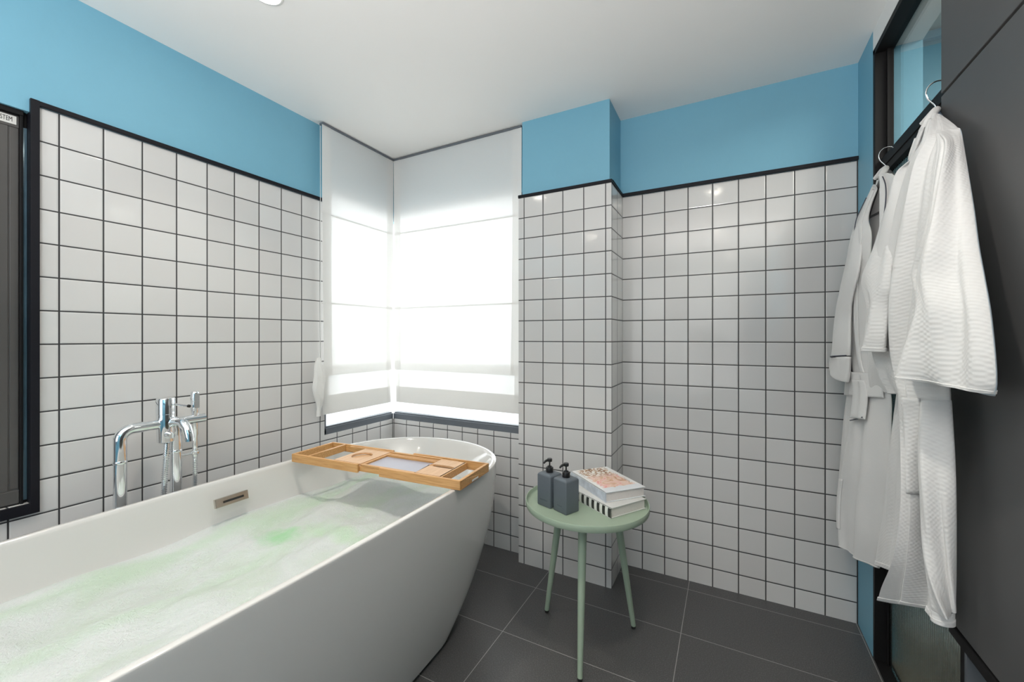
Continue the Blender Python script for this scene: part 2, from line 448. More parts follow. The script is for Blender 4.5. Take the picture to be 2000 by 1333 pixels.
struct(MB().box(2.505, 2.512, -2.6, -.04, .0, .004).build('trim_4', M['brass']))
struct(MB().box(XR-.0, 2.503, -2.6, -.04, -.02, .002).build('trim_5', M['black']))

# corridor seen through the glass
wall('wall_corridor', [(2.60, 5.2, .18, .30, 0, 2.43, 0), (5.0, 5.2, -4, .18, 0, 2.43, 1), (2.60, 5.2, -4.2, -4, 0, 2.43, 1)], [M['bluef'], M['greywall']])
m = MB(); m.box(2.582, 2.604, .155, .18, .0, 2.425); m.box(2.604, 3.6, .155, .18, 2.395, 2.425); m.box(3.5, 3.55, .155, .18, 0, 2.395)
struct(m.build('trim_6', M['blue'], bevel=.002))
struct(MB().box(2.52, 5.2, -4.2, .3, -.1, 0).build('floor_corridor', M['floor_out']))
struct(MB().box(2.60, 5.2, -4.2, .3, 2.43, 2.5).build('ceiling_corridor', M['cream']))

# ---------------------------------------------------------------- downlights
def mk_emit(name, col, s):
    t = NT(name); e = t.node('ShaderNodeEmission'); e.inputs[1].default_value = s
    n = t.noise(20, 1, .5, t.obj()); t.link(t.mix(n, col, tuple(c*.98 for c in col)), e.inputs[0])
    t.link(e.outputs[0], t.out.inputs[0]); return t.m
M['lamp'] = mk_emit('lamp_face', (1, .93, .80), 50)
first = None
spots = [(.60, -1.215), (1.87, -1.24), (.60, -2.7), (1.87, -2.7), (1.95, -4.2), (.60, -4.2)]
names = ['recessed round downlight in the ceiling above the bathtub', 'recessed downlight above the space by the robes, mirrored in the back tiles',
         'recessed downlight behind the bathtub end', 'recessed downlight behind the viewer near the panel',
         'recessed downlight by the far opening on the panel side', 'recessed downlight by the far opening on the shutter side']
for (x, y), lb in zip(spots, names):
    if first is None:
        t = thing('downlight', lb, 'ceiling light', (x, y, H), 0, 'recessed ceiling downlights')
        m = MB(); m.lathe([(.040, -.0005), (.043, -.004), (.050, -.003), (.052, .0)], n=40, cap0=False, cap1=False)
        a = m.build('trim_ring', M['white'], t)
        m = MB(); m.lathe([(.041, -.0015), (.0005, -.0022)], n=40, cap0=False, cap1=True); b = m.build('lamp_face', M['lamp'], t)
        first = t
    else:
        t = first.copy(); C.objects.link(t); t.location = (x, y, H); t['label'] = lb
        for ch in (a, b):
            c = ch.copy(); C.objects.link(c); c.parent = t
    l = bpy.data.lights.new('lamp_light', 'AREA'); l.shape = 'DISK'; l.size = .08; l.energy = 2.0; l.color = (1, .94, .84); l.spread = R(95)
    lo = bpy.data.objects.new('lamp_light', l); C.objects.link(lo); lo.location = (0, 0, -.006); lo.parent = t

# invented uplighter body around the added fill light, out of view behind the viewer
t = thing('added_fill_lamp', 'added fill lamp, black standing uplighter body with wide bowl, unseen behind the viewer', 'floor lamp', (1.75, -2.75, 0))
m = MB(); m.lathe([(.13, 0), (.13, .012), (.02, .022), (.012, .03)], n=40); m.build('base', M['black'], t)
m = MB(); m.tube([(0, 0, .02), (0, 0, 1.16)], .011, 16); m.build('pole', M['black'], t)
m = MB(); m.lathe([(.012, 1.15), (.08, 1.165), (.16, 1.20), (.205, 1.255), (.200, 1.255), (.155, 1.206), (.075, 1.172), (.001, 1.165)], n=48, cap1=False); m.build('bowl', M['black'], t)

# ---------------------------------------------------------------- bathtub
TX = .645; TZ = .650; YN = -2.16            # centre line, rim height, near end
NA = 72
def tub_ring(z, a, yfar, b, ynear, bn):
    """closed stadium outline with elliptical ends"""
    pts = []
    for k in range(NA):
        th = 2*PI*k/NA; cx, sy = math.cos(th), math.sin(th)
        e = .96
        x = a*math.copysign(abs(cx)**e, cx)
        if sy >= 0: y = (yfar-b)+b*abs(sy)**e
        else: y = (ynear+bn)-bn*abs(sy)**e
        # the long sides belly out a little
        pts.append((TX+x, y, z))
    return pts
def subdiv(ring, n=8):
    # refine the two long straight sides (between the ends)
    out = []
    for i, p in enumerate(ring):
        q = ring[(i+1) % len(ring)]; out.append(p)
        if abs(q[1]-p[1]) > .3:
            for k in range(1, n):
                f = k/n; bulge = .012*math.sin(PI*f)*(1 if p[0] > TX else -1)
                out.append((p[0]+(q[0]-p[0])*f+bulge, p[1]+(q[1]-p[1])*f, p[2]))
    return out
def outer(z):
    f = 1-z/TZ; o = f**2.15
    return subdiv(tub_ring(z, .440-.085*o, -.205-.31*o, .42-.10*o, YN+.25*o, .42-.10*o))
def inner(z):
    f = (TZ-z)/TZ; d = .022+.10*f+.35*max(0, f-.25)**1.5; e = .022+.34*f
    return subdiv(tub_ring(z, .440-d, -.205-e, .42-.07*f-.02, YN+e, .42-.07*f-.02))
t = thing('bathtub', 'large white freestanding oval bathtub full of foamy green water', 'bathtub', (TX, -1.18, 0))
loc = t.location
def rel(o):
    o.matrix_parent_inverse = Matrix.Translation(-Vector(loc)); return o
rings = [outer(z) for z in (.022, .03, .05, .09, .14, .2, .27, .34, .41, .48, .55, .61, .638)]
def off(ring, d, z):
    out = []
    for x, y, _ in ring:
        v = Vector((x-TX, (y+.62) if y > -.62 else ((y+1.75) if y < -1.75 else 0), 0)); v.normalize() if v.length else None
        out.append((x-v.x*d, y-v.y*d, z))
    return out
top = outer(TZ)
rings += [off(top, .0, .6455), off(top, .0008, .6485), off(top, .003, .650), off(top, .018, .6500), off(top, .021, .648)]
rings += [inner(z) for z in (.638, .60, .55, .50, .45, .38, .30, .22, .16, .13)]
m = MB(); m.loft(rings, True, True, True)
rel(m.build('basin', M['ceramic'], t))
m = MB()
m.loft([[(TX+(x-TX)*.93, -1.18+(y+1.18)*.955, z) for x, y, _ in outer(0.02)] for z in (0, .03)], True, True, True)
rel(m.build('plinth', M['rubber'], t))
# overflow plate on the inner wall
m = MB(); X0 = .258
q0 = Vector((.252, 0, .603)); q1 = Vector((.263, 0, .560)); up = (q0-q1).normalized(); nrm = Vector((up.z, 0, -up.x))
def plate(y0, y1, s0, s1, d0, d1):
    vs = []
    for d in (d0, d1):
        for y in (y0, y1):
            for s in (s0, s1):
                p = q1+up*s+nrm*d; vs.append((p.x, y, p.z))
    mm = MB(); mm.add(vs, [(0, 1, 3, 2), (4, 6, 7, 5), (0, 4, 5, 1), (2, 3, 7, 6), (0, 2, 6, 4), (1, 5, 7, 3)]); return mm
ov = rel(plate(-1.205, -1.085, 0.002, .036, -.004, .009).build('overflow_plate', M['steel'], t, bevel=.0015))
o = plate(-1.178, -1.103, .014, .022, .0085, .0096).build('overflow_slot', M['rubber'], ov)

# foam and water
def mk_foam():
    tt = NT('milky_green_bath_foam'); b = tt.b; p, xyz = tt.pos()
    mp = tt.node('ShaderNodeMapping'); mp.inputs['Scale'].default_value = (2.6, 1.5, 1); mp.inputs['Location'].default_value = (.35, .2, 0)
    mp.inputs['Rotation'].default_value = (0, 0, R(-22)); tt.link(p, mp.inputs[0])
    n = tt.noise(1.9, 5, .58, mp.outputs[0], .7)
    fine = tt.noise(160, 3, .7, p)
    c = tt.ramp(n, [(.30, (.50, .59, .49)), (.42, (.56, .62, .56)), (.52, (.60, .635, .62)), (.64, (.66, .68, .68))])
    def band(x0, w_, gain, ns, prev, col):
        d = tt.math('ABSOLUTE', tt.math('SUBTRACT', tt.math('ADD', xyz[0], tt.math('MULTIPLY', tt.noise(ns, 4, .6, p, .5), .16)), x0))
        mr = tt.node('ShaderNodeMapRange', interpolation_type='SMOOTHSTEP'); tt.link(d, mr.inputs[0])
        mr.inputs[1].default_value = w_; mr.inputs[2].default_value = 0; mr.inputs[3].default_value = 0; mr.inputs[4].default_value = gain
        return tt.mix(mr.outputs[0], prev, col)
    c = band(.435, .085, .50, 5, c, (.46, .64, .44))
    c = band(.70, .05, .30, 4, c, (.50, .66, .50))
    # one strong green swirl, a fainter one beside it
    def blob(x, y, rx, ry, gain, ns, prev, col):
        dx = tt.math('DIVIDE', tt.math('SUBTRACT', xyz[0], x), rx); dy = tt.math('DIVIDE', tt.math('SUBTRACT', xyz[1], y), ry)
        d = tt.math('ADD', tt.math('MULTIPLY', dx, dx), tt.math('MULTIPLY', dy, dy))
        d = tt.math('ADD', d, tt.math('MULTIPLY', tt.math('SUBTRACT', tt.noise(ns, 4, .6, p, .6), .5), 2.6))
        mr = tt.node('ShaderNodeMapRange', interpolation_type='SMOOTHSTEP'); tt.link(d, mr.inputs[0])
        mr.inputs[1].default_value = 1.9; mr.inputs[2].default_value = -.8; mr.inputs[3].default_value = 0; mr.inputs[4].default_value = gain
        return tt.mix(mr.outputs[0], prev, col)
    c = blob(.53, -1.13, .075, .060, .9, 17, c, (.24, .60, .24))
    c = blob(.74, -1.03, .16, .045, .5, 9, c, (.40, .70, .34))
    c = tt.mix(tt.math('MULTIPLY', fine, .35), c, (.52, .58, .54))
    tt.link(c, b.inputs['Base Color']); b.inputs['Roughness'].default_value = .6
    b.inputs['Subsurface Weight'].default_value = .25; b.inputs['Subsurface Radius'].default_value = (.02, .03, .02); b.inputs['Subsurface Scale'].default_value = .5
    tt.link(tt.bump(tt.math('ADD', tt.math('ADD', fine, tt.noise(45, 4, .65, p)), tt.math('MULTIPLY', n, 3)), .8, .006), b.inputs['Normal'])
    return tt.m
M['foam'] = mk_foam()
WZ = .497
from mathutils import noise as mn
m = MB(); base = inner(WZ); n = len(base); cy = -1.15; rings = []
K = 46
for i in range(K, 0, -1):
    f = i/K
    row = []
    for (x, y, z) in base:
        xx = TX+(x-TX)*f*1.03; yy = cy+(y-cy)*f*1.012
        h = mn.fractal(Vector((xx*4.2, yy*3.0, 1.7)), 1.0, 2.0, 4)*.030+abs(mn.noise(Vector((xx*9, yy*7, 4))))*.012
        h += .012*max(0, mn.noise(Vector((xx*1.6+3, yy*1.6, 0))))*2
        row.append((xx, yy, WZ+h*(min(1, (1-f)*9)*.5+.5)-.006))
    rings.append(row)
m.loft(rings, True, False, True)
o = m.build('bath_foam', M['foam'], sub=1)
tag(o, 'white and pale green bath foam and water filling the bathtub', 'bath foam', kind='stuff')

# ---------------------------------------------------------------- bamboo bath tray
t = thing('bath_tray', 'extendable bamboo bath tray lying across the bathtub rim', 'bath tray', (.669, -.735, .6515), R(4.3))
LX, HY, TH, WD = .436, .117, .036, .012
def bar(m, x0, x1, y0, y1, z0=0, z1=TH): m.box(x0, x1, y0, y1, z0, z1)
def end_frame(sx, name):
    a, b = sorted((sx*LX, -.052 if sx < 0 else .060))
    m = MB()
    bar(m, a, b, -HY, -HY+WD, .0, TH); bar(m, a, b, HY-WD, HY, .0, TH)
    e = (-LX, -LX+WD) if sx < 0 else (LX-WD, LX)
    bar(m, e[0], e[1], -HY+WD, HY-WD, .0, TH)
    m.build(name, M['bamboo'], t, bevel=.0025)
end_frame(-1, 'sliding_frame'); end_frame(1, 'sliding_frame')
m = MB()   # fixed middle rails inside the sliding frames
bar(m, -.30, .30, -HY+WD+.001, -HY+WD+.010, .004, TH-.012); bar(m, -.30, .30, HY-WD-.010, HY-WD-.001, .006, TH-.004)
for x in (-.050, .225): bar(m, x-.006, x+.006, -HY+WD+.01, HY-WD-.01, .006, TH-.006)
m.build('middle_frame', M['bamboo'], t, bevel=.0015)
m = MB(); bar(m, -.350, -.338, -HY+WD, HY-WD, .004, TH-.001); m.build('cross_bar', M['bamboo'], t, bevel=.001)
m = MB(); bar(m, .332, .344, -HY+WD+.01, HY-WD-.01, .004, TH-.004); m.build('cross_bar', M['bamboo'], t, bevel=.001)
# boards with cut-outs made as real holes
def board(x0, x1, y0, y1, z0, z1, hole, mat_, name):
    """hole: list of (x,y) counter-clockwise inside the rectangle"""
    bm = bmesh.new()
    outer_ = [(x0, y0), (x1, y0), (x1, y1), (x0, y1)]
    def loop(pts):
        vs = [bm.verts.new((x, y, z1)) for x, y in pts]
        return [bm.edges.new((vs[i], vs[(i+1) % len(vs)])) for i in range(len(vs))]
    es = loop(outer_)+loop(hole)
    bmesh.ops.triangle_fill(bm, use_beauty=True, use_dissolve=False, edges=es)
    r = bmesh.ops.extrude_face_region(bm, geom=bm.faces[:])
    for v in [g for g in r['geom'] if isinstance(g, bmesh.types.BMVert)]: v.co.z = z0
    bmesh.ops.recalc_face_normals(bm, faces=bm.faces)
    me = bpy.data.meshes.new(name); bm.to_mesh(me); bm.free(); me.materials.append(mat_)
    o = bpy.data.objects.new(name, me); C.objects.link(o); o.parent = t; return o
circ = [(-.139+.045*math.cos(2*PI*k/36), .002+.045*math.sin(2*PI*k/36)) for k in range(36)]
board(-.205, -.056, -HY+WD+.011, HY-WD-.011, TH-.012, TH-.004, circ, M['board'], 'cup_board')
m = MB(); m.lathe([(.047, .014), (.047, .0215)], (-.139, .002, 0), 36); m.build('cup_base', M['board'], t)
MB().box(.212, .335, -HY+WD+.011, HY-WD-.011, .008, .012).build('holder_base', M['bamboo'], t)
slot = [(.258+.045*math.cos(R(a)), .012+.014*math.sin(R(a))) for a in range(90, 271, 20)]+[(.330, -.002), (.330, .020), (.300, .026)]
board(.219, .338, -HY+WD+.011, HY-WD-.011, TH-.012, TH-.004, slot, M['board'], 'glass_holder_board')
MB().box(-.044, .219, -HY+WD+.012, HY-WD-.012, TH-.016, TH-.0135).build('reading_mat', mat('pale_lilac_grey_mat', (.40, .40, .47), .3, noise=.08, nscale=15), t)
m = MB()
for k in range(3): bar(m, -.040, .215, HY-WD-.026-.012*k, HY-WD-.020-.012*k, TH-.0135, TH-.006+.001*k)
m.build('book_rest_bar', M['bamboo'], t, bevel=.001)
m = MB(); bar(m, -.044, .219, -HY+WD+.001, -HY+WD+.014, TH-.010, TH-.003); bar(m, -.30, .219, HY-WD-.014, HY-WD-.001, TH-.010, TH-.003); m.build('edge_strip', M['bamboo'], t)
MB().box(LX-.0005, LX+.0009, -.028, .022, .004, .011).build('handle_slot', M['white'], t, bevel=.0006)

# ---------------------------------------------------------------- freestanding bath filler
t = thing('bath_filler', 'chrome freestanding bath filler with hand shower behind the bathtub', 'bath tap', (.12, -1.35, 0))
def T(*p): return [(x-.12, y+1.35, z) for x, y, z in p]
fx = .12; y1, y2 = -1.430, -1.268
m = MB(); m.tube(T((fx, y1, .012), (fx, y1, .855))+[(0, p[1]+1.35, p[2]) for p in arc((fx, y1+.035, .855), .035, 180, 90, 8, 'yz')]+T((fx, y1+.06, .890)), .0185, 20)
m.build('standpipe', M['chrome'], t)
m = MB(); m.tube(T((fx, y2, .012), (fx, y2, .80), (fx, y2, .86), (fx, y2-.004, .888)), .0185, 20); m.build('standpipe', M['chrome'], t)
for y in (y1, y2):
    m = MB(); m.lathe([(.036, 0), (.036, .006), (.022, .014), (.0175, .014)], (0, y+1.35, 0), 28); m.build('floor_flange', M['chrome'], t)
    m = MB(); m.lathe([(.0187, .775), (.0197, .777), (.0197, .783), (.0187, .785)], (0, y+1.35, 0), 20, cap0=False, cap1=False); m.build('joint_ring', M['chrome'], t)
m = MB(); m.tube(T((fx, y1+.03, .8895), (fx, -1.172, .8895)), .0175, 20); m.build('cross_pipe', M['chrome'], t)
m = MB(); m.lathe([(.001, .818), (.020, .818), (.026, .823), (.027, .86), (.029, .90), (.028, .925), (.029, .926), (.029, .978), (.027, .984), (.001, .985)], (0, -1.300+1.35, 0), 32); m.build('mixer_body', M['chrome'], t)
m = MB(); m.tube(T((fx+.02, -1.29, .962), (fx+.075, -1.262, .955)), [.0045, .0035], 10); lv = m.build('lever', M['chrome'], t)
m = MB(); m.tube(T((fx+.075, -1.262, .955), (fx+.082, -1.259, .954)), .0055, 10); m.build('lever_tip', M['rubber'], lv)
sp = [(fx+.01, -1.292, .885), (fx+.035, -1.284, .899), (fx+.065, -1.276, .896), (fx+.088, -1.270, .876), (fx+.097, -1.268, .848), (fx+.099, -1.267, .828)]
m = MB(); m.tube(T(*sp), [.016, .017, .0165, .016, .0155, .015], 20); m.build('spout', M['chrome'], t)
m = MB(); m.tube(T((fx+.02, -1.302, .851), (fx+.052, -1.302, .849)), [.013, .010], 16); m.build('diverter_knob', M['chrome'], t)
hs = MB(); hs.lathe([(.001, .772), (.008, .772), (.0095, .79), (.0085, .82), (.011, .83), (.011, .905), (.0125, .92), (.0145, .93), (.0145, .992), (.012, .997), (.001, .998)], (0, -1.205+1.35, 0), 24)
h = hs.build('hand_shower', M['chrome'], t)
m = MB(); m.box(.0135, .0152, -1.205+1.35-.009, -1.205+1.35+.009, .934, .990); m.build('spray_face', mat('grey_spray_nozzles', (.3, .3, .3), .4, noise=.5, nscale=400), h)
m = MB(); m.lathe([(.001, .742), (.009, .742), (.010, .75), (.0105, .772), (.001, .773)], (0, -1.205+1.35, 0), 20); m.build('hose_nut', M['chrome'], h)
m = MB(); m.tube(T((fx, y2+.01, .757), (fx, -1.198, .757)), .004, 10); m.lathe([(.0125, .752), (.0145, .754), (.0145, .762), (.0125, .764)], (0, -1.205+1.35, 0), 20); m.build('hose_bracket', M['chrome'], t)
def hose(path, name):
    # spiral metal hose: radius ripples along the length
    pts = []; rr = []
    P_ = [Vector(p) for p in path]
    def cr(p0, p1, p2, p3, u): return .5*((2*p1)+(-p0+p2)*u+(2*p0-5*p1+4*p2-p3)*u*u+(-p0+3*p1-3*p2+p3)*u**3)
    for i in range(len(P_)-1):
        a = P_[max(0, i-1)]; b = P_[i]; c_ = P_[i+1]; d = P_[min(len(P_)-1, i+2)]
        k = max(8, int((c_-b).length/.0017))
        for j in range(k): pts.append(cr(a, b, c_, d, j/k))
    rr = [(.0092-.0020*min(1, i/len(pts)*1.6))+.0016*(1 if (i//2) % 2 else -1) for i in range(len(pts))]
    m = MB(); m.tube(pts, rr, 10); m.build(name, M['chrome'], t)
hose(T((fx+.01, -1.300, .818), (fx+.012, -1.304, .76), (fx+.012, -1.309, .68), (fx+.012, -1.310, .56), (fx+.01, -1.290, .42), (fx+.005, -1.250, .36), (fx, -1.215, .42), (fx, -1.207, .56), (fx, -1.205, .66), (fx, -1.205, .742)), 'shower_hose')

# ---------------------------------------------------------------- side table
t = thing('side_table', 'round sage green metal tray table on three splayed legs', 'side table', (1.470, -.452, 0))
RT = .243
m = MB(); m.lathe([(.0005, .533), (RT-.010, .533), (RT-.002, .536), (RT, .541), (RT, .558), (RT-.001, .560), (RT-.003, .560), (RT-.004, .558), (RT-.005, .545), (RT-.009, .5405), (RT-.014, .5395), (.0005, .5395)], n=96, cap0=False, cap1=False)
m.build('table_top', M['green'], t)
for fx_, fy_ in ((1.268, -.380), (1.626, -.304), (1.513, -.660)):
    d = Vector((fx_-1.470, fy_+.452, 0)); k = .60
    a = Vector((d.x*k, d.y*k, .534)); b = Vector((d.x, d.y, .010))
    m = MB(); m.tube([a, a.lerp(b, .5), b], [.0165, .0135, .0095], 20); lg = m.build('leg', M['green'], t)
    m = MB(); m.tube([b, Vector((d.x, d.y, 0.0))], [.0100, .0090], 16); m.build('foot_cap', M['rubber'], lg)
    m = MB(); m.tube([a+Vector((0, 0, .001)), a-Vector((0, 0, .010))], [.026, .020], 16); m.build('leg_mount', M['green'], lg)

# pump bottles
def bottle(loc, rz, label):
    t = thing('pump_bottle', label, 'soap dispenser', loc, rz, 'grey pump bottles on the side table')
    s = .0355; m = MB(); rings = []
    def rsq(h, r, z):
        pts = []
        for cx, cy, a0 in ((1, 1, 0), (-1, 1, 90), (-1, -1, 180), (1, -1, 270)):
            for k in range(5):
                a = R(a0+90*k/4); pts.append((cx*(h-r)+r*math.cos(a), cy*(h-r)+r*math.sin(a), z))
        return pts
    for h, z in ((s-.003, 0), (s-.0008, .0012), (s, .004), (s, .119), (s-.0012, .1235), (s-.005, .1275), (s-.012, .1295)): rings.append(rsq(h, .0045, z))
    m.loft(rings, True, True, True); b = m.build('body', M['bottle'], t)
    m = MB(); m.lathe([(.0145, .129), (.0150, .130), (.0150, .147), (.0140, .149), (.0095, .150), (.0085, .154), (.004, .155)], n=28); m.build('collar', M['pump'], t)
    m = MB(); m.lathe([(.0028, .153), (.0028, .168), (.0046, .170), (.0098, .172), (.0105, .181), (.0092, .1835), (.0005, .1835)], n=24)
    m.tube([(0, -.002, .1775), (0, -.018, .1785), (0, -.027, .1765), (0, -.034, .1710)], [.0058, .0050, .0044, .0036], 12)
    m.build('pump_head', M['pump'], t)
    return t
bottle((1.4195, -.5465, .5398), R(-25), 'grey square pump bottle standing nearest, in front of the books')
bottle((1.340, -.521, .5398), R(-20), 'grey square pump bottle standing left, nearer the bathtub')
for bt in [o for o in C.objects if o.name.startswith('pump_bottle')]:
    text('lettering', 'SHAMPOO' if 'nearest' not in bt['label'] else 'WASH', .0085, (0, -.03555, .026), (PI/2, 0, 0), M['emb'], bt, .0003)

# books
def mk_cover():
    t = NT('photo_cover'); b = t.b; o = t.obj()
    sep = t.node('ShaderNodeSeparateXYZ'); t.link(o, sep.inputs[0])
    n1 = t.noise(17, 4, .6, o, 1.2); n2 = t.noise(46, 3, .6, o, 1.5)
    face = t.ramp(n1, [(.30, (.28, .12, .07)), (.40, (.70, .42, .28)), (.52, (.84, .62, .52)), (.60, (.80, .30, .28)), (.72, (.86, .70, .60))])
    hair = t.ramp(n2, [(.32, (.10, .045, .03)), (.46, (.45, .26, .14)), (.55, (.85, .80, .72)), (.75, (.90, .88, .86))])
    f1 = t.node('ShaderNodeMapRange', interpolation_type='SMOOTHSTEP'); t.link(t.math('ADD', sep.outputs[1], t.math('MULTIPLY', n1, .10)), f1.inputs[0])
    f1.inputs[1].default_value = .19; f1.inputs[2].default_value = .26
    c = t.mix(f1.outputs[0], face, hair)
    dx = t.math('ABSOLUTE', t.math('SUBTRACT', sep.outputs[0], .095))
    f2 = t.node('ShaderNodeMapRange', interpolation_type='SMOOTHSTEP'); t.link(t.math('ADD', dx, t.math('MULTIPLY', n2, .05)), f2.inputs[0])
    f2.inputs[1].default_value = .085; f2.inputs[2].default_value = .105
    c = t.mix(f2.outputs[0], c, (.80, .80, .79))
    f3 = t.math('LESS_THAN', sep.outputs[1], t.math('MULTIPLY_ADD', n1, .03, .028))
    c = t.mix(f3, c, (.72, .74, .77))
    t.link(c, b.inputs['Base Color']); b.inputs['Roughness'].default_value = .22; return t.m
def mk_stripes(name, axis, w, a, c):
    t = NT(name); o = t.obj(); sep = t.node('ShaderNodeSeparateXYZ'); t.link(o, sep.inputs[0])
    f = t.math('LESS_THAN', t.math('FRACT', t.math('DIVIDE', sep.outputs[axis], w)), .5)
    t.link(t.mix(f, a, c), t.b.inputs['Base Color']); t.b.inputs['Roughness'].default_value = .4; return t.m
M['cover'] = mk_cover()
M['stripe'] = mk_stripes('black_and_white_striped_cover', 1, .0305, (.78, .78, .74), (.03, .03, .028))
M['spine'] = mat('pale_blue_grey_spine', (.52, .56, .62), .3, noise=.45, nscale=34)
def book(label, loc, ang, wd, ln, th, cov, spn):
    """local x = width away from the spine, local y = length along the spine"""
    t = thing('book', label, 'book', loc, ang, 'books on the side table')
    m = MB(); m.box(.0035, wd-.005, .004, ln-.004, .0028, th-.0028); m.build('pages', M['paper'], t)
    m = MB(); m.box(0, wd, 0, ln, 0, .0027); m.build('back_cover', cov, t, bevel=.0006)
    m = MB(); m.box(0, wd, 0, ln, th-.0027, th); m.build('front_cover', cov, t, bevel=.0006)
    m = MB()
    n = 6; rings = []
    for y in (0, ln):
        rings.append([(.0036, y, 0), (.0005, y, .0), (-.0012, y, th*.25), (-.0016, y, th*.5), (-.0012, y, th*.75), (.0005, y, th), (.0036, y, th)])
    m.loft(rings, True, True, True); m.build('spine', spn, t)
    return t
book('thick book with black and white striped spine, under the photo book', (1.592, -.541, .5398), R(57.5), .184, .270, .0385, M['bookwhite'], M['stripe'])
book('thick coffee-table book with a pink and blond portrait photo cover, on the striped book', (1.561, -.5, .5786), R(48.5), .186, .272, .038, M['cover'], M['spine'])

# ---------------------------------------------------------------- bathrobes
def mk_waffle(name, depth, cell=.0105):
    t = NT(name); b = t.b; p, xyz = t.pos()
    u = t.math('MULTIPLY', t.math('ADD', xyz[0], xyz[1]), 2*PI/cell); v = t.math('MULTIPLY', xyz[2], 2*PI/cell)
    n = t.noise(60, 2, .5, p)
    h = t.math('MULTIPLY', t.math('SINE', u), t.math('SINE', v))
    h = t.math('ADD', h, t.math('MULTIPLY', n, .8))
    c = t.mix(t.noise(7, 2, .5, p), (.73, .725, .712), (.77, .765, .755))
    t.link(c, b.inputs['Base Color']); b.inputs['Roughness'].default_value = .85
    b.inputs['Sheen Weight'].default_value = .25
    b.inputs['Subsurface Weight'].default_value = .12; b.inputs['Subsurface Radius'].default_value = (.01, .01, .01)
    t.link(t.bump(h, depth, .0009), b.inputs['Normal']); return t.m
M['waffle'] = mk_waffle('white_waffle_cotton', .32)
M['cotton'] = mk_waffle('white_smooth_cotton', .16, .004)
M['piping'] = mat('navy_grey_piping', (.07, .075, .10), .7)
M['tape'] = mat('taupe_lining', (.33, .29, .25), .85)
M['lining'] = mat('pale_blue_sleeve_lining', (.62, .72, .78), .85)

